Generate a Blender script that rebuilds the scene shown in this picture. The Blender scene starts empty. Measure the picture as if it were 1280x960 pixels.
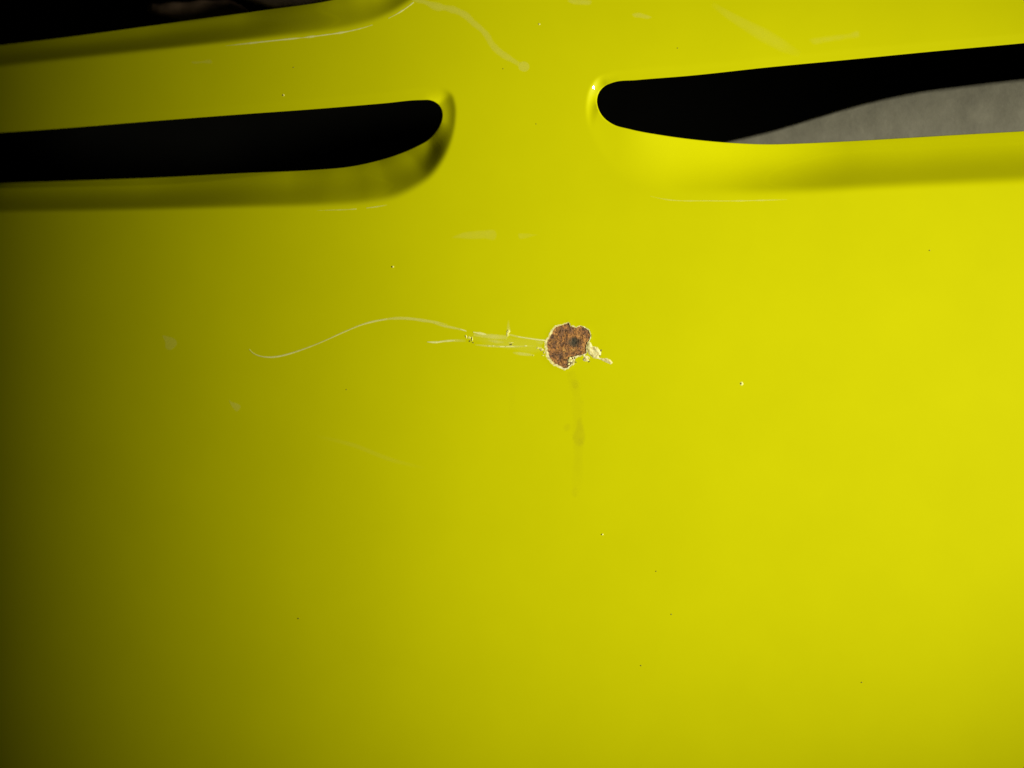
import bpy, math, random
import numpy as np
from mathutils import Vector

# ------------------------------------------------------------------ camera, world, lamps, exposure
SC = bpy.context.scene
PX = 0.0003                    # metres on the panel for one pixel of the photograph
DIST = 0.45                    # camera to panel
cam = bpy.data.cameras.new('camera')
cam_o = bpy.data.objects.new('camera', cam)
SC.collection.objects.link(cam_o)
cam_o.location = (0, -DIST, 0)
cam_o.rotation_euler = (math.radians(90), 0, 0)
cam.sensor_width = 36
cam.lens = 36 * DIST / (1280 * PX)
cam.clip_start = 0.01
cam.clip_end = 20
cam.dof.use_dof = True
cam.dof.focus_distance = DIST + 0.001
cam.dof.aperture_fstop = 5.5
SC.camera = cam_o

W = bpy.data.worlds.new('World')
SC.world = W
W.use_nodes = True
W.node_tree.nodes['Background'].inputs[0].default_value = (1, 0.95, 0.8, 1)
W.node_tree.nodes['Background'].inputs[1].default_value = 0.004

def spot(name, loc, aim, power, size_deg, blend, radius, col):
    l = bpy.data.lights.new(name, 'SPOT')
    l.energy = power; l.spot_size = math.radians(size_deg); l.spot_blend = blend
    l.shadow_soft_size = radius; l.color = col
    o = bpy.data.objects.new(name, l)
    o.location = loc
    o.rotation_euler = (Vector(aim) - Vector(loc)).to_track_quat('-Z', 'Y').to_euler()
    SC.collection.objects.link(o)
    return o
# the hand torch held to the right of the camera
spot('torch', (1.1317, -0.8094, -0.0331), (0.064, 0, 0.0150), 121.0, 24.5, 1.0, 0.055, (1.0, 0.96, 0.80))
# faint unseen fill lamp above, added to light the casting and creases
spot('fill_lamp', (-0.30, -0.50, 0.75), (0, 0, 0.05), 1.3, 80, 1.0, 0.02, (1.0, 0.93, 0.78))

SC.view_settings.view_transform = 'Standard'
SC.view_settings.look = 'None'
SC.view_settings.exposure = 0
SC.view_settings.gamma = 1
SC.view_settings.use_curve_mapping = False

rng = np.random.default_rng(7)
random.seed(7)

# ------------------------------------------------------------------ surface of the panel
X0, RX, EX = 0.0002, 0.385, 0.020        # curvature towards the left starts around X0
Z0, RZ = 0.0003, 2.637
XR, RR = 0.085, 1.25
def S(x, z):
    t = EX * np.logaddexp(0, (X0 - x) / EX)
    r = 0.02 * np.logaddexp(0, (x - XR) / 0.02)          # slight flare added on the right so that edge catches less light
    return t * t / (2 * RX) - r * r / (2 * RR) + (z - Z0) ** 2 / (2 * RZ)
def world(px, py, depth=0.0):
    """point of the panel (pushed back by depth metres) seen at a place of the photograph"""
    px = np.asarray(px, float); py = np.asarray(py, float)
    dx = (px - 640) * PX; dz = (480 - py) * PX
    k = np.ones_like(px)
    for _ in range(20):
        k = (S(k * dx, k * dz) + depth + DIST) / DIST
    return np.stack([k * dx, k * DIST - DIST, k * dz], -1)

def catmull(pts, closed=True, step=4.0):
    P = np.array(pts, float)
    n = len(P); out = []
    rngk = range(n) if closed else range(n - 1)
    for i in rngk:
        if closed:
            p0, p1, p2, p3 = P[i - 1], P[i], P[(i + 1) % n], P[(i + 2) % n]
        else:
            p0, p1, p2, p3 = P[max(i - 1, 0)], P[i], P[i + 1], P[min(i + 2, n - 1)]
        L = np.linalg.norm(p2 - p1)
        # centripetal-like tangents so that uneven spacing does not overshoot
        d0 = max(np.linalg.norm(p1 - p0), 1e-6); d2 = max(np.linalg.norm(p3 - p2), 1e-6)
        m1 = ((p2 - p1) / L * d0 + (p1 - p0) / d0 * L) / (d0 + L) * L if d0 > 1e-5 else (p2 - p1)
        m2 = ((p3 - p2) / d2 * L + (p2 - p1) / L * d2) / (d2 + L) * L if d2 > 1e-5 else (p2 - p1)
        k = max(1, int(L / step))
        for j in range(k):
            t = j / k
            h = (2*t**3 - 3*t**2 + 1, t**3 - 2*t**2 + t, -2*t**3 + 3*t**2, t**3 - t**2)
            out.append(h[0] * p1 + h[1] * m1 + h[2] * p2 + h[3] * m2)
    if not closed:
        out.append(P[-1])
    return np.array(out)

def sdf(poly, x, y):
    """signed distance, negative inside"""
    x = np.asarray(x, float).ravel(); y = np.asarray(y, float).ravel()
    d2 = np.full(x.shape, 1e18); ins = np.zeros(x.shape, bool)
    n = len(poly)
    for i in range(n):
        ax, ay = poly[i]; bx, by = poly[(i + 1) % n]
        ex, ey = bx - ax, by - ay
        L = ex * ex + ey * ey + 1e-12
        t = np.clip(((x - ax) * ex + (y - ay) * ey) / L, 0, 1)
        qx = x - ax - t * ex; qy = y - ay - t * ey
        d2 = np.minimum(d2, qx * qx + qy * qy)
        if ay != by:
            c = ((ay > y) != (by > y)) & (x < ex * (y - ay) / ey + ax)
            ins ^= c
    d = np.sqrt(d2)
    return np.where(ins, -d, d)

def smooth(a, b, x):
    t = np.clip((x - a) / (b - a), 0, 1)
    return t * t * (3 - 2 * t)

# openings and the pressed recesses round them, in photograph pixels
O1 = catmull([(-170,176),(-60,169),(60,161),(200,149.8),(300,142.2),(400,135),(480,128.3),(525,124.3),(538,124.6),(547,129),(552,136),(553.6,144),(552,153),(547,163),(538,173.5),(520,184),(500,192.8),(467,203),(433,209.8),(400,212.8),(300,217.5),(200,222.8),(100,226.5),(0,230),(-170,237)])
R1 = catmull([(-170,163),(0,150),(200,137),(400,121),(500,111),(540,106),(557,108),(567,115),(572,130),(572,150),(568,175),(559,200),(543,224),(520,241),(492,254),(458,260),(400,263),(300,265),(200,267),(100,269),(0,271),(-170,278)])
O2 = catmull([(1720,9),(1450,36),(1350,46),(1280,53),(1160,64),(1060,73.8),(960,83.3),(860,94),(795,99.3),(766,102.2),(755,107),(748.5,114),(745.2,124),(747,136),(753,146.5),(765,155.8),(787,162.3),(830,170.3),(870,175.6),(920,179.8),(960,181.2),(1000,180.2),(1060,177.4),(1120,174),(1180,170.4),(1280,164.8),(1450,155),(1720,140)])
R2 = catmull([(1720,-6),(1450,22),(1280,40),(1060,60),(900,76),(800,84),(764,89),(747,95),(737,108),(732,126),(731,148),(741,182),(762,216),(790,237),(825,248),(890,251),(980,249.5),(1100,243),(1280,235),(1450,228),(1720,217)])
O3 = catmull([(-170,79),(-80,68),(0,57.7),(80,48),(160,37.2),(240,26),(320,15),(424,-1),(455,-9),(485,-22),(500,-36),(505,-48),(500,-58),(488,-62),(300,-48),(0,-22),(-170,-8)])
R3 = catmull([(-170,104),(-80,95),(0,86.5),(80,78),(160,70),(270,58.5),(340,51),(400,44.5),(440,38.2),(470,29.5),(500,15),(520,0),(534,-20),(538,-45),(530,-66),(512,-76),(480,-78),(300,-62),(0,-36),(-170,-20)])
SLOTS = [(O1, R1), (O2, R2), (O3, R3)]

def collar_profile(q):
    """depth/width across the collar: rolls over gently, drops, levels out into the lip"""
    qq = np.linspace(0, 1, 400)
    slope = 2.25 * smooth(0.02, 0.27, qq) * (1 - 0.55 * smooth(0.30, 0.90, qq)) - 0.030 * np.exp(-((qq - 0.02) / 0.02) ** 2)
    g = np.concatenate([[0], np.cumsum((slope[1:] + slope[:-1]) / 2 * (qq[1] - qq[0]))])
    return np.interp(q, qq, g)

def recess_depth(px, py):
    d = np.zeros(px.shape)
    top = py < 300
    if not top.any():
        return d
    x, y = px[top], py[top]
    dd = np.zeros(x.shape)
    for i, (O, R) in enumerate(SLOTS):
        sel = (x > R[:, 0].min() - 2) & (x < R[:, 0].max() + 2) & (y > R[:, 1].min() - 2) & (y < R[:, 1].max() + 2)
        if not sel.any():
            continue
        xs, ys = x[sel], y[sel]
        u = np.maximum(0, -sdf(R, xs, ys)); v = np.maximum(0, sdf(O, xs, ys))
        w = u + v + 1e-6
        q = u / w
        e = 7.0
        nx = sdf(R, xs + e, ys) - sdf(R, xs - e, ys); ny = sdf(R, xs, ys + e) - sdf(R, xs, ys - e)
        ox = sdf(O, xs + e, ys) - sdf(O, xs - e, ys); oy = sdf(O, xs, ys + e) - sdf(O, xs, ys - e)
        nx, ny = nx * (1 - q) + ox * q, ny * (1 - q) + oy * q
        l = np.hypot(nx, ny) + 1e-9
        nx, ny = nx / l, ny / l                      # points out of the recess, y down
        if i == 1:
            f = 0.02 + 0.03 * smooth(0.2, -0.8, ny) + 0.55 * smooth(-0.2, 1.0, ny) * smooth(770, 1060, xs) + 0.23 * smooth(0.1, 1.0, -nx) * (1 - smooth(-0.3, 0.45, ny)) * (1 - smooth(750, 860, xs))
        else:
            c0 = 360 if i == 0 else 300
            f = 0.04 + (0.76 + 0.50 * (1 - smooth(180, 420, xs))) * smooth(0.2, 1.0, ny) * (1 - 0.68 * smooth(c0, c0 + 170, xs)) + 0.16 * smooth(-0.1, 1.0, nx)
        dd[sel] = np.maximum(dd[sel], w * collar_profile(q) * f * PX)
    d[top] = dd
    return d

# rust hole
def rz(pts):
    return [(660 + a / 9.143, 380 + b / 9.143) for a, b in pts]
RUST = np.array(rz([(460,212),(482,240),(505,258),(545,272),(572,262),(600,248),(628,262),(655,274),(695,300),(712,348),(716,375),(710,402),(692,430),(668,470),(662,500),(668,530),(672,560),(640,572),(600,585),(560,592),(530,602),(500,606),(516,622),(522,645),(500,680),(480,704),(450,732),(425,735),(400,728),(370,710),(340,690),(310,684),(290,668),(268,645),(255,620),(238,590),(236,560),(224,525),(219,490),(216,460),(218,430),(228,408),(242,390),(255,360),(272,338),(282,305),(300,282),(320,262),(345,256),(375,246),(402,240),(430,226)]))
def jag(poly, amp, seed, sub=3):
    r = np.random.default_rng(seed); out = []
    n = len(poly)
    for i in range(n):
        a, b = poly[i], poly[(i + 1) % n]
        for k in range(sub):
            t = k / sub
            out.append(a + (b - a) * t + r.normal(0, amp, 2) * (0.4 if k == 0 else 1))
    return np.array(out)
RUST = jag(RUST, 0.36, 3)
cen = RUST.mean(0)
def offset_poly(poly, fn):
    n = len(poly); out = []
    for i in range(n):
        t = poly[(i + 2) % n] - poly[i - 2]
        nn = np.array([t[1], -t[0]]); nn /= np.linalg.norm(nn) + 1e-9
        if np.dot(nn, poly[i] - cen) < 0 and np.linalg.norm(poly[i] - cen) > 12:
            pass
        out.append(poly[i] + nn * fn(i, poly[i]))
    return np.array(out)
area = 0.5 * np.sum(RUST[:, 0] * np.roll(RUST[:, 1], -1) - np.roll(RUST[:, 0], -1) * RUST[:, 1])
sgn = 1 if area > 0 else -1
r_ = np.random.default_rng(5)
wob = np.convolve(np.tile(r_.normal(0, 1, len(RUST)), 3), np.ones(7) / 7, 'same')[len(RUST):2 * len(RUST)]
def rim_w(i, p):
    a = math.atan2(p[1] - cen[1], p[0] - cen[0])       # picture angle, y down
    base = 1.0 + 1.6 * max(0, math.cos(a - math.radians(125))) + 0.9 * max(0, math.cos(a - math.radians(185)))
    return sgn * max(0.75, base + 1.0 * wob[i])
HOLE = offset_poly(RUST, rim_w)          # where the yellow paint ends

# ------------------------------------------------------------------ grid clipping
def grid_clip(xs, ys, phi):
    """grid of quads kept where phi>0, cut along phi=0. returns verts(px), faces, contour edges"""
    nx, ny = len(xs), len(ys)
    GX, GY = np.meshgrid(xs, ys)
    ph = phi(GX.ravel(), GY.ravel())
    keep = ph > 0
    V = np.stack([GX.ravel(), GY.ravel()], -1)
    idx = (np.arange(ny - 1)[:, None] * nx + np.arange(nx - 1)[None]).ravel()
    quads = np.stack([idx, idx + nx, idx + nx + 1, idx + 1], -1)      # counter-clockwise seen from the camera
    kc = keep[quads].sum(1)
    faces = quads[kc == 4].tolist()
    extra = []; cache = {}; edges = []
    def cut(a, b):
        key = (a, b) if a < b else (b, a)
        if key not in cache:
            t = ph[a] / (ph[a] - ph[b])
            t = min(max(t, 0.02), 0.98)
            extra.append(V[a] + (V[b] - V[a]) * t)
            cache[key] = len(V) + len(extra) - 1
        return cache[key]
    for qd in quads[(kc > 0) & (kc < 4)]:
        poly = []; cuts = []
        for j in range(4):
            a, b = int(qd[j]), int(qd[(j + 1) % 4])
            if keep[a]:
                poly.append(a)
            if keep[a] != keep[b]:
                c = cut(a, b); poly.append(c); cuts.append((c, keep[a]))
        if len(poly) >= 3:
            faces.append(poly)
        if len(cuts) == 2:
            out = [c for c, k in cuts if k]; inn = [c for c, k in cuts if not k]
            if out and inn:
                edges.append((out[0], inn[0]))
    if extra:
        V = np.concatenate([V, np.array(extra)])
    used = np.zeros(len(V), bool)
    for f in faces:
        used[f] = True
    remap = np.cumsum(used) - 1
    V = V[used]
    faces = [[int(remap[i]) for i in f] for f in faces]
    edges = [(int(remap[a]), int(remap[b])) for a, b in edges if used[a] and used[b]]
    return V, faces, edges

def mesh_obj(name, verts, faces, mat, parent=None, smooth_=True):
    me = bpy.data.meshes.new(name)
    me.from_pydata(np.asarray(verts).tolist(), [], faces)
    me.update()
    if smooth_:
        me.polygons.foreach_set('use_smooth', [True] * len(me.polygons))
    me.materials.append(mat)
    o = bpy.data.objects.new(name, me)
    SC.collection.objects.link(o)
    if parent:
        o.parent = parent
    return o
def set_attr(o, name, vals):
    a = o.data.attributes.new(name, 'FLOAT', 'POINT')
    a.data.foreach_set('value', np.asarray(vals, np.float32))

# ------------------------------------------------------------------ materials
def mat_new(name):
    m = bpy.data.materials.new(name); m.use_nodes = True
    nt = m.node_tree; b = nt.nodes['Principled BSDF']
    return m, nt, b
def N(nt, t, **kw):
    n = nt.nodes.new(t)
    for k, v in kw.items():
        setattr(n, k, v)
    return n
def noise(nt, scale, detail=4, rough=0.55, vec=None):
    n = N(nt, 'ShaderNodeTexNoise')
    n.inputs['Scale'].default_value = scale; n.inputs['Detail'].default_value = detail; n.inputs['Roughness'].default_value = rough
    if vec is None:
        tc = N(nt, 'ShaderNodeTexCoord'); vec = tc.outputs['Object']
    nt.links.new(vec, n.inputs['Vector'])
    return n
def ramp(nt, src, stops):
    r = N(nt, 'ShaderNodeValToRGB')
    e = r.color_ramp.elements
    while len(e) < len(stops):
        e.new(0.5)
    for el, (p, c) in zip(e, stops):
        el.position = p; el.color = (*c, 1)
    nt.links.new(src, r.inputs[0])
    return r
def bump(nt, b, src, strength, dist):
    n = N(nt, 'ShaderNodeBump')
    n.inputs['Strength'].default_value = strength; n.inputs['Distance'].default_value = dist
    nt.links.new(src, n.inputs['Height']); nt.links.new(n.outputs[0], b.inputs['Normal'])
    return n

def paint_material():
    m, nt, b = mat_new('yellow_paint')
    n1 = noise(nt, 22, 5, 0.6)
    r1 = ramp(nt, n1.outputs['Fac'], [(0.3, (0.634, 0.634, 0.0004)), (0.7, (0.666, 0.666, 0.0006))])
    nt.links.new(r1.outputs[0], b.inputs['Base Color'])
    b.inputs['Roughness'].default_value = 0.42
    b.inputs['Specular IOR Level'].default_value = 0.04
    b.inputs['Coat Weight'].default_value = 0.95
    b.inputs['Coat IOR'].default_value = 1.45
    n2 = noise(nt, 60, 3, 0.5)
    r2 = ramp(nt, n2.outputs['Fac'], [(0.35, (0.030,) * 3), (0.7, (0.055,) * 3)])
    nt.links.new(r2.outputs[0], b.inputs['Coat Roughness'])
    n3 = noise(nt, 900, 2, 0.5)
    bump(nt, b, n3.outputs['Fac'], 0.12, 0.00004)
    return m
PAINT = paint_material()

def film_material(name, col, amax, rough=0.5, nscale=700, spec=0.3, lo=0.3, hi=0.65, tmin=0.5, rough_bump=0):
    """thin translucent deposit, scuff or painted highlight; its thickness is the attribute 'film'"""
    m, nt, b = mat_new(name)
    b.inputs['Base Color'].default_value = (*col, 1)
    b.inputs['Roughness'].default_value = rough
    b.inputs['Specular IOR Level'].default_value = spec
    at = N(nt, 'ShaderNodeAttribute', attribute_name='film')
    n = noise(nt, nscale, 4, 0.6)
    mr = N(nt, 'ShaderNodeMapRange')
    mr.inputs['From Min'].default_value = lo; mr.inputs['From Max'].default_value = hi
    mr.inputs['To Min'].default_value = tmin; mr.inputs['To Max'].default_value = 1.0
    nt.links.new(n.outputs['Fac'], mr.inputs['Value'])
    mu = N(nt, 'ShaderNodeMath', operation='MULTIPLY'); mu2 = N(nt, 'ShaderNodeMath', operation='MULTIPLY')
    nt.links.new(at.outputs['Fac'], mu.inputs[0]); nt.links.new(mr.outputs[0], mu.inputs[1])
    nt.links.new(mu.outputs[0], mu2.inputs[0]); mu2.inputs[1].default_value = amax
    nt.links.new(mu2.outputs[0], b.inputs['Alpha'])
    if rough_bump:
        nb = noise(nt, 2600, 3, 0.6)
        bump(nt, b, nb.outputs['Fac'], rough_bump, 0.0004)
    return m
SMEAR = film_material('dried_water_mark', (0.92, 0.89, 0.16), 0.30, 0.40, 160, tmin=0.75)
SCUFF = film_material('scuffed_paint', (0.98, 0.96, 0.26), 0.72, 0.5, 900, 0.5, tmin=0.75)
SCRATCH_AND_GLINT = film_material('scratch_and_highlight_paint', (1.0, 1.0, 0.34), 1.0, 0.38, 1400, 0.8, lo=0.36, hi=0.50, tmin=0.75)  # scratches, and the highlight lines painted on the creases
RUNOFF = film_material('rust_runoff', (0.38, 0.28, 0.015), 0.11, 0.5, 300, tmin=0.7)

def rust_material():
    m, nt, b = mat_new('rust')
    n1 = noise(nt, 420, 6, 0.68)
    r1 = ramp(nt, n1.outputs['Fac'], [(0.30, (0.085, 0.048, 0.022)), (0.43, (0.20, 0.100, 0.045)), (0.53, (0.38, 0.170, 0.045)), (0.62, (0.54, 0.28, 0.070)), (0.74, (0.66, 0.47, 0.22))])
    n2 = noise(nt, 1500, 3, 0.6)
    r2 = ramp(nt, n2.outputs['Fac'], [(0.36, (0.22, 0.20, 0.18)), (0.48, (1, 1, 1)), (0.66, (1.45, 1.35, 1.2))])
    mx = N(nt, 'ShaderNodeMix', data_type='RGBA', blend_type='MULTIPLY'); mx.inputs[0].default_value = 0.75
    nt.links.new(r1.outputs[0], mx.inputs[6]); nt.links.new(r2.outputs[0], mx.inputs[7])
    # old grey-black scale where the rust has eaten deepest
    at = N(nt, 'ShaderNodeAttribute', attribute_name='scale')
    m2 = N(nt, 'ShaderNodeMix', data_type='RGBA')
    nt.links.new(at.outputs['Fac'], m2.inputs[0]); nt.links.new(mx.outputs[2], m2.inputs[6]); m2.inputs[7].default_value = (0.055, 0.050, 0.028, 1)
    nt.links.new(m2.outputs[2], b.inputs['Base Color'])
    b.inputs['Roughness'].default_value = 0.85
    bump(nt, b, n2.outputs['Fac'], 1.0, 0.0005)
    return m
RUSTM = rust_material()
def primer_material():
    m, nt, b = mat_new('cream_primer')
    n1 = noise(nt, 900, 4, 0.6)
    r1 = ramp(nt, n1.outputs['Fac'], [(0.35, (0.55, 0.44, 0.12)), (0.52, (0.87, 0.79, 0.32)), (0.68, (0.95, 0.90, 0.56))])
    nt.links.new(r1.outputs[0], b.inputs['Base Color'])
    b.inputs['Roughness'].default_value = 0.6
    bump(nt, b, n1.outputs['Fac'], 0.5, 0.0002)
    return m
PRIMER = primer_material()
def plain(name, col, rough, spec=0.4, nscale=None, lo=0.8, hi=1.1):
    m, nt, b = mat_new(name)
    b.inputs['Roughness'].default_value = rough; b.inputs['Specular IOR Level'].default_value = spec
    n1 = noise(nt, nscale or 300, 4, 0.6)
    r1 = ramp(nt, n1.outputs['Fac'], [(0.3, tuple(c * lo for c in col)), (0.7, tuple(c * hi for c in col))])
    nt.links.new(r1.outputs[0], b.inputs['Base Color'])
    return m
GRIT = plain('dark_grit', (0.20, 0.17, 0.02), 0.6)
PALEGRIT = plain('pale_grit', (0.88, 0.84, 0.22), 0.4)
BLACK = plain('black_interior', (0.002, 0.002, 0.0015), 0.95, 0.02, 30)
BROWN = plain('brown_casting', (0.13, 0.085, 0.050), 0.85, 0.1, 60, 0.4, 1.4)
TAN = plain('tan_casting', (0.34, 0.25, 0.17), 0.85, 0.1, 60, 0.5, 1.3)
def grey_material():
    m, nt, b = mat_new('dusty_grey_plastic')
    n1 = noise(nt, 110, 8, 0.70)
    r1 = ramp(nt, n1.outputs['Fac'], [(0.30, (0.120, 0.113, 0.084)), (0.5, (0.147, 0.139, 0.103)), (0.70, (0.174, 0.165, 0.123))])
    nt.links.new(r1.outputs[0], b.inputs['Base Color'])
    b.inputs['Roughness'].default_value = 0.7; b.inputs['Specular IOR Level'].default_value = 0.25
    n2 = noise(nt, 520, 4, 0.6)
    bump(nt, b, n2.outputs['Fac'], 0.35, 0.0003)
    return m
GREY = grey_material()

# ------------------------------------------------------------------ the dark space behind the panel
def box_obj(name, lo, hi, mat, parent=None):
    x0, y0, z0 = lo; x1, y1, z1 = hi
    v = [(x0,y0,z0),(x1,y0,z0),(x1,y1,z0),(x0,y1,z0),(x0,y0,z1),(x1,y0,z1),(x1,y1,z1),(x0,y1,z1)]
    f = [[0,1,5,4],[1,2,6,5],[2,3,7,6],[3,0,4,7],[4,5,6,7],[3,2,1,0]]
    return mesh_obj(name, v, f, mat, parent, False)
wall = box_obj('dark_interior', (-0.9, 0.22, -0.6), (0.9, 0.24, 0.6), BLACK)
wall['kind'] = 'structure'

# ------------------------------------------------------------------ the yellow panel
panel = bpy.data.objects.new('vented_panel', None)
panel.empty_display_size = 0.05
SC.collection.objects.link(panel)
panel['label'] = 'glossy yellow painted metal panel with long vent slots, scratches and a rust spot'
panel['category'] = 'body panel'

def axis(segs):
    out = []
    for a, b, st in segs:
        out.append(np.arange(a, b - 1e-6, (b - a) / max(1, round((b - a) / st))))
    out.append([segs[-1][1]])
    return np.concatenate(out)
xs = axis([(-160, 430, 3.0), (430, 600, 1.7), (600, 672, 3.0), (672, 720, 1.2), (720, 900, 1.7), (900, 1440, 3.0), (1440, 1700, 6.0)])
ys = axis([(-150, -84, 6), (-84, 62, 1.5), (62, 84, 2.5), (84, 272, 1.5), (272, 396, 5), (396, 470, 1.2), (470, 1300, 8)])
def skin_phi(x, y):
    ph = np.full(x.shape, 50.0)
    for O, R in SLOTS:
        s = (y < 290) & (x > O[:, 0].min() - 12) & (x < O[:, 0].max() + 12) & (y > O[:, 1].min() - 12) & (y < O[:, 1].max() + 12)
        if s.any():
            ph[s] = np.minimum(ph[s], sdf(O, x[s], y[s]))
    s = (np.abs(x - cen[0]) < 50) & (np.abs(y - cen[1]) < 50)
    if s.any():
        ph[s] = np.minimum(ph[s], sdf(HOLE, x[s], y[s]))
    return ph
V, F, E = grid_clip(xs, ys, skin_phi)
D = recess_depth(V[:, 0], V[:, 1])
# paint lifts a little at the broken edge of the rust hole
sr = (np.abs(V[:, 0] - cen[0]) < 60) & (np.abs(V[:, 1] - cen[1]) < 60)
dr = sdf(HOLE, V[sr, 0], V[sr, 1])
lift = np.zeros(len(V)); lift[sr] = -0.25 * np.exp(-np.maximum(dr, 0) / 2.6) * PX
D = D + lift
P = world(V[:, 0], V[:, 1], D)
# turned-in edge of the sheet: three rows running back from every contour edge
cv = sorted({i for e in E for i in e})
pos = {i: k for k, i in enumerate(cv)}
ci = np.array(cv)
cp = V[ci]
eps = 0.6
def grad(x, y):
    gx = skin_phi(x + eps, y) - skin_phi(x - eps, y); gy = skin_phi(x, y + eps) - skin_phi(x, y - eps)
    l = np.sqrt(gx**2 + gy**2) + 1e-9
    return gx / l, gy / l
gx, gy = grad(cp[:, 0], cp[:, 1])
rows = [ci]
allP = [P]; base = len(P)
near_rust = np.hypot(cp[:, 0] - cen[0], cp[:, 1] - cen[1]) < 60
for (ins, back) in ((0.55, 0.35), (0.95, 1.1), (1.0, 4.5)):
    sc_ = np.where(near_rust, 0.35, 1.0)
    q = world(cp[:, 0] - gx * ins * sc_, cp[:, 1] - gy * ins * sc_, D[ci] + back * sc_ * PX)
    allP.append(q); rows.append(np.arange(base, base + len(ci))); base += len(ci)
for a, b in E:
    ka, kb = pos[a], pos[b]
    for r in range(3):
        F.append([int(rows[r][kb]), int(rows[r][ka]), int(rows[r + 1][ka]), int(rows[r + 1][kb])])
skin = mesh_obj('painted_skin', np.concatenate(allP), F, PAINT, panel)
import bmesh
bm = bmesh.new(); bm.from_mesh(skin.data)
bmesh.ops.recalc_face_normals(bm, faces=bm.faces)
bm.to_mesh(skin.data); bm.free()
# the sheet's outer normals must look at the camera
if sum(p.normal.y for p in list(skin.data.polygons)[:2000]) > 0:
    skin.data.flip_normals()

# ------------------------------------------------------------------ rust spot
def fbm(x, y, seed, f0=0.2, octv=4):
    r = np.random.default_rng(seed); out = np.zeros(np.shape(x))
    a = 1.0; f = f0
    for _ in range(octv):
        for k in range(5):
            th = r.uniform(0, 2 * math.pi); ph = r.uniform(0, 6.28)
            out += a * np.sin(f * (x * math.cos(th) + y * math.sin(th)) * r.uniform(.7, 1.4) + ph) / 5
        a *= 0.6; f *= 2.1
    return out
RO = offset_poly(RUST, lambda i, p: sgn * 0.9)
V, F, E = grid_clip(np.arange(680, 745, 0.6), np.arange(400, 468, 0.6), lambda x, y: -sdf(RO, x, y))
hole_c = np.array([717.5, 427.5])
dh = np.hypot((V[:, 0] - hole_c[0]) / 1.35, V[:, 1] - hole_c[1])
h = 0.45 - 0.40 * fbm(V[:, 0], V[:, 1], 11, 0.5) - 0.25 * fbm(V[:, 0], V[:, 1], 12, 1.6, 3) + 1.0 * np.exp(-(dh / 3.2) ** 2) - 0.5 * np.exp(-((dh - 7) / 3) ** 2)
rust = mesh_obj('rust_spot', world(V[:, 0], V[:, 1], np.clip(h, -0.1, 2.4) * PX), F, RUSTM, panel)
rust['label'] = 'round brown rust spot where the paint has broken away'
dq = dh + 2.2 * fbm(V[:, 0], V[:, 1], 14, 0.7, 4)
set_attr(rust, 'scale', np.clip(1 - smooth(2.0, 9.0, dq), 0, 1) * 0.9 + 0.35 * smooth(0.35, 0.9, fbm(V[:, 0] - 30, V[:, 1], 18, 0.28, 3)))

# cream primer laid bare between paint and rust
RI = offset_poly(RUST, lambda i, p: -sgn * 0.2)
HO = offset_poly(HOLE, lambda i, p: sgn * 0.35)
V, F, E = grid_clip(np.arange(676, 748, 0.55), np.arange(396, 470, 0.55), lambda x, y: np.minimum(-sdf(HO, x, y), sdf(RI, x, y)))
hh = -0.12 - 0.35 * np.maximum(0, fbm(V[:, 0], V[:, 1], 21, 0.9, 3) + 0.3)
rim = mesh_obj('primer_rim', world(V[:, 0], V[:, 1], hh * PX), F, PRIMER, rust)
rim['label'] = 'ragged cream primer edge round the rust'

def lump(name, cx, cy, rx, ry, rot, h, mat, parent, seed, irr=0.25, n=14, rings=4):
    """small raised flake or grain, a low irregular dome resting on the panel"""
    r = np.random.default_rng(seed)
    rad = 1 + irr * np.convolve(np.tile(r.normal(0, 1, n), 3), [.25, .5, .25], 'same')[n:2 * n]
    vs = [(cx, cy, h)]
    for k in range(1, rings + 1):
        t = k / rings
        for j in range(n):
            a = 2 * math.pi * j / n
            ex, ey = rx * rad[j] * t * math.cos(a), ry * rad[j] * t * math.sin(a)
            c, s = math.cos(rot), math.sin(rot)
            hz = h * (1 - t ** 2.4) * (1 + 0.35 * r.normal()) - (0.25 if k == rings else 0)
            vs.append((cx + c * ex - s * ey, cy + s * ex + c * ey, hz))
    A = np.array(vs)
    f = [[0, 1 + (j + 1) % n, 1 + j] for j in range(n)]
    for k in range(rings - 1):
        for j in range(n):
            a0 = 1 + k * n + j; a1 = 1 + k * n + (j + 1) % n
            f.append([a0, a1, a1 + n, a0 + n])
    dep = recess_depth(A[:, 0].copy(), A[:, 1].copy())
    o = mesh_obj(name, world(A[:, 0], A[:, 1], dep - A[:, 2] * PX), f, mat, parent)
    me = o.data
    if sum(p.normal.y * p.area for p in me.polygons) > 0:
        me.flip_normals()
    return o
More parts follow.
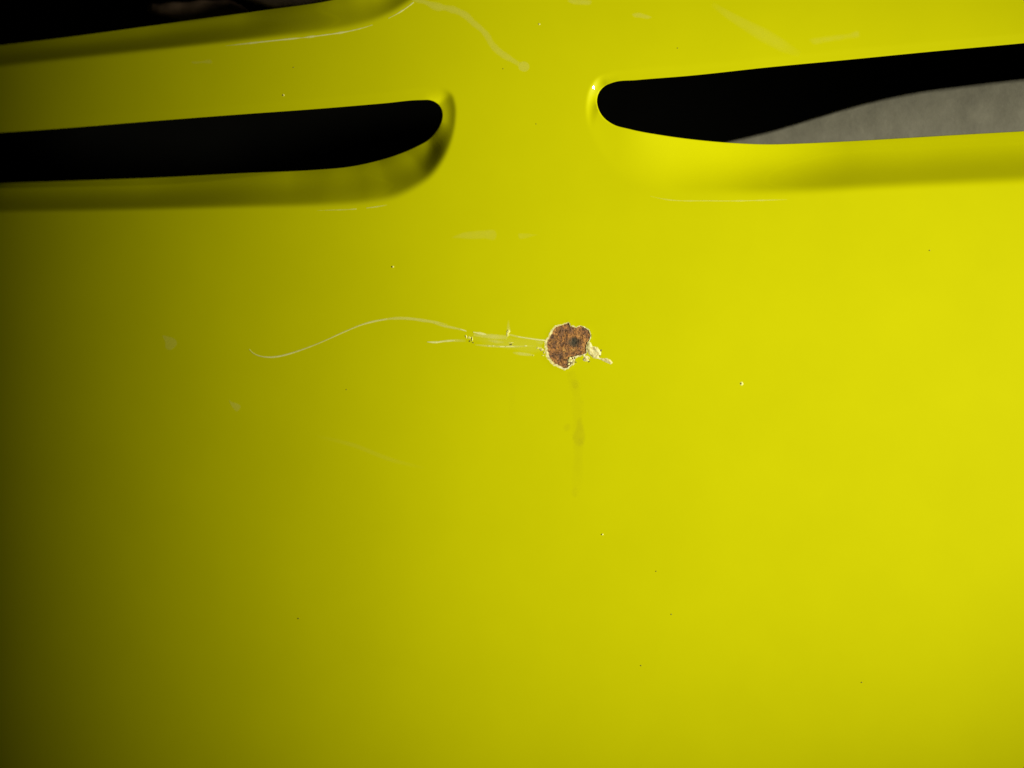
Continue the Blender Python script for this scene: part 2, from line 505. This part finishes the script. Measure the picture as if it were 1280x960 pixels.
flakes = [(734,446.5,4.2,2.0,.2,.5,PRIMER),(713.5,450,3.2,2.6,.3,.9,PRIMER),(716.5,454,2.2,1.6,1.2,.8,PRIMER),(710.5,455.5,2.4,1.4,-.5,.7,PRIMER),(712.5,447.5,1.8,1.3,.2,.8,PRIMER),
          
          (732.2,448.6,3.0,3.0,0,1.4,PRIMER),(729.5,444.2,1.6,1.4,0,.7,PRIMER),
          (737,440,1.6,1.2,0,.8,GRIT),(749.6,444.5,1.2,.9,0,.6,GRIT),(736,452,1.5,1.0,-.3,.5,GRIT),(719.8,452.6,1.4,1.1,.4,.5,GRIT),(751.3,438,1.2,1.6,.1,.4,GRIT),
          (677,436.6,3.2,2.0,.2,.9,PRIMER),(673,434.5,3.2,.9,0,.6,PALEGRIT),(680,440.5,1.5,1.6,0,.6,PRIMER),(678.5,444.3,2.4,.8,.1,.6,PALEGRIT),
          (582.6,420.6,1.1,2.6,-.3,.8,PALEGRIT),(590.2,423.6,.9,3.2,.05,.9,PALEGRIT),(586.4,422,2.4,1.8,.2,.5,PALEGRIT),(587,426.2,1.4,1.5,0,.4,GRIT),(591,428.3,1.6,.7,.3,.3,GRIT),
          (635.8,414,2.4,3.0,.2,.8,PALEGRIT),(634.5,418.5,2.8,2.2,.8,.6,PALEGRIT),(638.3,430.6,2.6,.8,-.2,.4,GRIT),(638.8,428.5,4.0,.7,0,.5,PALEGRIT),(666.5,444.5,1.1,.9,0,.6,PALEGRIT)]
tongue = jag(np.array(rz([(678,438),(705,428),(722,450),(738,482),(765,486),(795,494),(826,528),(836,560),(828,588),(806,606),(850,622),(905,622),(948,642),(966,668),(945,690),(900,672),(835,636),(775,626),(735,606),(700,580),(678,545),(664,505)])), 0.3, 8)
V, F, E = grid_clip(np.arange(730, 768, 0.55), np.arange(424, 458, 0.55), lambda x, y: -sdf(tongue, x, y))
ed = -sdf(tongue, V[:, 0], V[:, 1])
hh = -(0.15 + 0.9 * smooth(0, 1.8, ed) * (0.7 + 0.45 * fbm(V[:, 0], V[:, 1], 27, 0.9, 3)))
tg = mesh_obj('paint_flake', world(V[:, 0], V[:, 1], hh * PX), F, PRIMER, rust)
tg['label'] = 'cream tongue of lifted paint right of the rust'
for i, (cx, cy, rx, ry, rot, h, mt) in enumerate(flakes):
    lump('paint_flake', cx, cy, rx, ry, rot, h * 0.7, mt, rust if cx > 668 else panel, 100 + i, 0.42, 18, 5)

# ------------------------------------------------------------------ scratches and marks
def strip(name, pts, widths, alphas, mat, height=0.10, parent=panel, step=2.0, seed=0, jit=0.0, wj=0.0, core=False):
    C = catmull(pts, False, step)
    n = len(C)
    seg = np.concatenate([[0], np.cumsum(np.linalg.norm(np.diff(C, axis=0), axis=1))]); seg /= seg[-1]
    kw = np.linspace(0, 1, len(widths)); ka = np.linspace(0, 1, len(alphas))
    w = np.interp(seg, kw, widths); al = np.interp(seg, ka, alphas)
    r = np.random.default_rng(seed)
    T = np.gradient(C, axis=0); T /= np.linalg.norm(T, axis=1)[:, None] + 1e-9
    Nn = np.stack([-T[:, 1], T[:, 0]], -1)
    C = C + Nn * r.normal(0, 1, n)[:, None] * jit
    w = w * (1 + wj * np.convolve(r.normal(0, 1, n + 4), np.ones(5) / 2.2, 'valid'))
    w = np.maximum(w * (1.5 if mat is SCRATCH_AND_GLINT else 1.0), 0.3)
    prof = [(-1, 0), (-0.6, .75), (-0.2, 1), (0.2, 1), (0.6, .75), (1, 0)]
    vs = []; A = []
    for o, a in prof:
        q = C + Nn * (o * w / 2)[:, None]
        vs.append(np.concatenate([q, np.full((n, 1), 0.02 + 2.2 * height * a)], 1)); A.append(al * a)
    M = len(prof)
    vs = np.concatenate(vs); A = np.concatenate(A)
    f = []
    for k in range(M - 1):
        for i in range(n - 1):
            f.append([k * n + i, k * n + i + 1, (k + 1) * n + i + 1, (k + 1) * n + i])
    dep = recess_depth(vs[:, 0].copy(), vs[:, 1].copy())
    o = mesh_obj(name, world(vs[:, 0], vs[:, 1], dep - vs[:, 2] * PX), f, mat, parent)
    if sum(p.normal.y * p.area for p in o.data.polygons) > 0:
        o.data.flip_normals()
    set_attr(o, 'film', np.clip(A, 0, 1))
    return o
def patch(name, poly, soft, alpha, mat, parent=panel, res=1.2, height=0.05, label=None, blot=0.0, seed=0):
    poly = catmull(poly, True, 2.0)
    lo = poly.min(0) - 2; hi = poly.max(0) + 2
    V, F, E = grid_clip(np.arange(lo[0], hi[0], res), np.arange(lo[1], hi[1], res), lambda x, y: -sdf(poly, x, y))
    al = smooth(0, soft, -sdf(poly, V[:, 0], V[:, 1]))
    if blot:
        al = al * np.clip(1 + blot * fbm(V[:, 0], V[:, 1], seed, 0.3, 4), 0, 1.4)
    dep = recess_depth(V[:, 0].copy(), V[:, 1].copy())
    o = mesh_obj(name, world(V[:, 0], V[:, 1], dep - height * PX), F, mat, parent)
    if sum(p.normal.y * p.area for p in o.data.polygons) > 0:
        o.data.flip_normals()
    set_attr(o, 'film', np.clip(al * alpha, 0, 1))
    if label:
        o['label'] = label
    return o

sc = strip('scratch', [(311.5,436.5),(315,440.4),(323.8,444.8),(333.6,446.4),(345.6,445.9),(361,442.4),(378.5,436.7),(402.5,427.3),(428.8,415.5),(455,405),(470,401.2),(484,398.8)],
      [.9,1.5,1.7,1.5,1.3,1.3,1.5,1.6,1.8], [.45,.9,.95,.75,.6,.7,.65,.75,.6], SCRATCH_AND_GLINT, .12, seed=1, wj=.12)
sc['label'] = 'long thin S-shaped scratch trailing left from the rust'
strip('scratch', [(472,401),(484,398.8),(499,397.8),(512,398.3),(529.4,400.6),(547,403.4),(560,406)], [1.5,3,4.2,4.6,4.4,4,2], [.25,.6,.65,.7,.65,.6,.1], SCUFF, .06, seed=2, wj=.08)
strip('scratch', [(540,403.5),(553,407),(566,409.6),(582,413.2)], [1.5,3.4,3.6,2.2], [.1,.6,.65,.4], SCUFF, .06, seed=3, wj=.1)
strip('scratch', [(575,411.4),(583,414)], [1,1.2,1], [.7,1,.7], SCRATCH_AND_GLINT, .15, seed=31)
strip('scratch', [(534,427.4),(540,427.8),(546,427.8),(554.4,426.6),(568.4,425.5)], [.8,2.2,2.2,2.0,1.2], [.9,1,1,.9,.6], SCRATCH_AND_GLINT, .15, seed=4, wj=.15)
strip('scratch', [(556,426.6),(569,425.6),(582,426)], [2,4,4], [.2,.5,.1], SCUFF, .05, seed=5)
strip('scratch', [(591.5,415.2),(599.4,416.7),(607.5,418)], [1.2,2,1], [1,1,.9], SCRATCH_AND_GLINT, .15, seed=6, wj=.25)
strip('scratch', [(592,418.4),(606,419.8),(620,421),(634,421.6)], [5,7,7,6], [.35,.6,.65,.4], SCUFF, .06, seed=7, wj=.12)
strip('scratch', [(610,425.2),(620,427),(630,428)], [2,5,3], [.15,.5,.2], SCUFF, .05, seed=8, wj=.1)
strip('scratch', [(594.5,431),(610,432.4),(626,433.2),(642,433.2),(660,432.6),(668,432.4)], [2,3.4,3.2,3.2,2.6,1.6], [.2,.6,.6,.65,.4,.15], SCUFF, .06, seed=9, wj=.12)
for a, b, y0, y1 in ((610,613,432.4,432.5),(615.5,617.5,432.3,432.5),(624,631,433.2,433.3),(632,643,433.2,433),(655.5,659,432.3,432.3)):
    strip('scratch', [(a, y0), ((a + b) / 2, (y0 + y1) / 2), (b, y1)], [.7,1.4,.7], [1,1,1], SCRATCH_AND_GLINT, .15, seed=int(a))
strip('scratch', [(637,418.4),(648,421),(660.3,422.9),(672.5,424.7),(683,425.8)], [3,2.6,2.4,2.4,2], [.5,.7,.7,.7,.6], SCUFF, .06, seed=10)
strip('scratch', [(647,420.8),(660.3,422.9),(672.5,424.7),(683,425.8)], [1.2,1.5,1.5,1.6], [1,1,.9,1], SCRATCH_AND_GLINT, .15, seed=11, wj=.2)
strip('scratch', [(641,440.8),(651,442.2),(660,443.2),(668,444)], [2,5,5,2], [.1,.6,.6,.3], SCUFF, .06, seed=12, wj=.1)
strip('scratch', [(635.6,400),(635.4,407),(636,415)], [2,4,6], [.05,.3,.6], SCUFF, .05, seed=13)
strip('scratch', [(669,427),(676,428.4),(684,429)], [2,5,5], [.05,.35,.4], SCUFF, .05, seed=14)

strip('scratch', [(586,420),(606,424),(630,428),(655,431),(684,433)], [8,15,18,18,20], [.01,.10,.15,.13,.10], SCUFF, .02, seed=15, wj=.1)

# highlights painted as pale raised strips along the rolled edges of the recesses
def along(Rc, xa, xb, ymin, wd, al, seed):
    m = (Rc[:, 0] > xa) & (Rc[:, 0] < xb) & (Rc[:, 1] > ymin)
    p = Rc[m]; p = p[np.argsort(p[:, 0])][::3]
    strip('crease_highlight', [tuple(q) for q in p], wd, al, SCRATCH_AND_GLINT, .12, seed=seed, wj=.25)
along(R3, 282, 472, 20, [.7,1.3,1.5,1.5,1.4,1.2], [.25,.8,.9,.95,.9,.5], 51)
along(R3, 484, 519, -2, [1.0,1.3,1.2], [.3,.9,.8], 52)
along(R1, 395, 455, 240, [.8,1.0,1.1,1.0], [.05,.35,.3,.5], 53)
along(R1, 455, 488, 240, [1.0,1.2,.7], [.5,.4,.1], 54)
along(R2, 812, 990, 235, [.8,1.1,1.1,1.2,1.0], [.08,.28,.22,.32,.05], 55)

# dried water marks and smears
strip('water_mark', [(516,-2),(532,3),(545,8),(560,10.5),(573,14.5),(583,20),(591,28),(602,37),(609,45),(614,54),(621,62),(630,69),(640,75),(650,81)], [8,9,10,9,11,10,9,9,10,10,9,8], [1,1,1,.9,1,1,.9,.9,.85,.95,1,.6], SMEAR, .03, seed=20, wj=.10)['label'] = 'pale dried drip running down from the upper left slot'
patch('water_mark', [(647.5,82),(651,77),(657,76.5),(661.5,80),(662,86),(658,90),(652,89.5),(648,86.5)], 1.6, 1.0, SMEAR)
patch('water_mark', [(708,1),(716,-3),(728,-2),(741,2),(739,6),(728,7),(716,6)], 3, .8, SMEAR, blot=.3, seed=3)
patch('water_mark', [(789,18),(797,15),(806,17),(816,22),(810,24.5),(800,23),(792,22)], 2.5, .9, SMEAR, blot=.3, seed=4)
strip('water_mark', [(890,5),(908,17),(935,33),(962,48),(985,61),(1000,68)], [8,12,16,20,18,10], [.05,.35,.35,.4,.3,.05], SMEAR, .03, seed=22)
patch('water_mark', [(1010,50),(1030,44),(1058,41),(1075,38),(1076,46),(1060,50),(1035,54),(1015,56)], 5, .4, SMEAR, blot=.4, seed=6)
patch('water_mark', [(563,297.5),(575,291),(590,288),(604,287),(620,288),(622,294),(619,300.5),(606,299.5),(590,300),(576,299)], 3, .45, SMEAR, blot=.25, seed=7)
patch('water_mark', [(647,292),(656,291),(666,292),(674,293.5),(666,296),(658,298.5),(649,299)], 2, .35, SMEAR, blot=.2, seed=8)
def z5(p): return [(160 + a / 6, 380 + b / 6) for a, b in p]
patch('water_mark', z5([(255,233),(300,238),(340,250),(362,268),(373,298),(352,330),(310,350),(278,335),(274,285)]), 2, 1.0, SMEAR, blot=.35, seed=9)
patch('water_mark', z5([(752,706),(775,728),(815,740),(848,762),(842,790),(815,812),(788,788),(762,748)]), 2, 1.0, SMEAR, blot=.35, seed=10)
patch('water_mark', [(238,77.5),(250,76),(265,75.5),(266,78),(252,79.5),(240,79.5)], 1.5, .7, SMEAR)
strip('water_mark', [(395,545),(440,556),(490,575),(530,585)], [5,7,7,5], [.02,.22,.22,.02], SMEAR, .03, seed=24)

# rust-coloured water that has run down under the spot
strip('rust_stain', [(712,460),(716,475),(720,490),(722,510),(722,535),(723,560),(722,590),(721,625)], [12,16,15,14,18,16,14,12], [.35,.35,.3,.3,.42,.35,.2,.02], RUNOFF, .02, seed=30, wj=.12)['label'] = 'faint brownish run-off streak under the rust spot'
for p, a in (([(713,476),(719,472.5),(725,477),(724,485),(718,488),(713,483)], .55), ([(724,501),(729,500),(731,504),(726,506)], .4), ([(703,532),(708,528),(714,530),(714,537),(708,541),(703,538)], .6),
             ([(714,543),(718,538),(722,522),(727,520),(730,530),(733,548),(729,558),(721,559),(715,552)], .75), ([(713,612),(720,606),(725,614),(720,624),(714,620)], .35)):
    patch('rust_stain', p, 4, a, RUNOFF, blot=.3, seed=int(a * 100), height=.09)
strip('rust_stain', [(641,470),(640,500),(639,530)], [8,10,8], [.02,.16,.02], RUNOFF, .02, seed=33)

# grit caught in the paint
specks = [(491,333.5,1.9,0),(354,119,1.7,2),(926.5,479.5,2.2,2),(433,487,1.6,1),(753,668,2.0,0),(674,30,1.7,2),(629,86,1.4,1),(847,60,1.5,1),(670,155,1.3,1),
          (820,714,1.8,1),(839,768,1.9,1),(801,832,1.8,1),(1077,853,1.9,1),(373,773,2.0,1),(1162,313,1.8,1),(367,84,1.6,1)]
for i, (x, y, r, k) in enumerate(specks):
    r *= 0.8 if i < 3 else 0.62
    if k == 0:
        lump('grit_speck', x, y, r, r * 1.2, random.random() * 3, 1.0, PALEGRIT, panel, 300 + i, .2, 10, 3)
    elif k == 1:
        lump('grit_speck', x, y, r * .8, r * .8, random.random() * 3, .5, GRIT, panel, 300 + i, .2, 10, 3)
    else:
        g = lump('grit_speck', x, y, r * 1.5, r * 1.4, random.random() * 3, .35, PALEGRIT, panel, 300 + i, .2, 10, 3)
        lump('grit_core', x, y, r * .6, r * .6, 0, .75, GRIT, g, 400 + i, .2, 10, 3)

# ------------------------------------------------------------------ grey fitting seen through the right slot
def fitting():
    top = catmull([(880,184),(900,177.8),(930,170.6),(959.4,163.3),(1018.8,145.5),(1078,128.6),(1146,114.3),(1197,107.5),(1280,98),(1360,92),(1470,88)], False, 6)
    n = len(top)
    prof = []          # (drop below the top edge in px, depth behind the panel in metres)
    d0 = 0.0205
    for k in range(9):
        a = k / 8 * math.pi / 2
        prof.append((6 * (1 - math.cos(a)), d0 + 0.0035 * (1 - math.sin(a))))
    prof = [(1.5, d0 + 0.022)] + prof + [(18, d0 - 0.0010), (34, d0 - 0.0016), (55, d0 - 0.0018), (80, d0 - 0.001), (110, d0 + 0.004), (130, d0 + 0.012)]
    vs = []
    for dr, dep in prof:
        hh = 0.00012 * fbm(top[:, 0], top[:, 1] + dr, 45, 0.35, 3) + 0.00010 * fbm(top[:, 0], top[:, 1] + dr, 44, 0.06, 4)
        vs.append(world(top[:, 0], top[:, 1] + dr, dep - hh))
    f = []
    for k in range(len(prof) - 1):
        for i in range(n - 1):
            f.append([k * n + i, k * n + i + 1, (k + 1) * n + i + 1, (k + 1) * n + i])
    o = mesh_obj('curved_fitting', np.concatenate(vs), f, GREY)
    if sum(p.normal.y * p.area for p in o.data.polygons) > 0:
        o.data.flip_normals()
    o['label'] = 'dusty grey curved fitting behind the right vent slot'
    o['category'] = 'fitting'
    return o
fit = fitting()

# ------------------------------------------------------------------ blurred brown casting behind the upper left slot
def casting(name, pts, rad, dep, label, mat):
    C = catmull(pts, False, 6); n = len(C)
    kr = np.interp(np.linspace(0, 1, n), np.linspace(0, 1, len(rad)), rad)
    vs = []; m = 14
    for i in range(n):
        t = C[min(i + 1, n - 1)] - C[max(i - 1, 0)]; t = t / np.linalg.norm(t)
        nn = np.array([-t[1], t[0]])
        for j in range(m):
            a = 2 * math.pi * j / m
            rr = kr[i] * (1 + 0.12 * math.sin(3 * a + i * .4) + 0.08 * math.sin(i * 1.1 + a))
            p = C[i] + nn * math.cos(a) * rr
            vs.append(world(p[0], p[1], dep + math.sin(a) * rr * PX * 0.9))
    f = [[i * m + j, i * m + (j + 1) % m, (i + 1) * m + (j + 1) % m, (i + 1) * m + j] for i in range(n - 1) for j in range(m)]
    f += [list(range(m))[::-1], [(n - 1) * m + j for j in range(m)]]
    o = mesh_obj(name, np.array(vs), f, mat)
    bm = bmesh.new(); bm.from_mesh(o.data); bmesh.ops.recalc_face_normals(bm, faces=bm.faces); bm.to_mesh(o.data); bm.free()
    o['label'] = label; o['category'] = 'casting'
    return o
casting('brown_casting', [(185,10),(215,12),(250,15),(290,14),(318,24)], [5,10,13,13,6], 0.045, 'blurred brown lump left of the bar behind the upper left slot', BROWN)
casting('brown_casting', [(300,-8),(330,-2),(370,0),(420,-6),(470,-14)], [5,10,12,11,8], 0.050, 'blurred brown bar at the top edge behind the upper left slot', TAN)
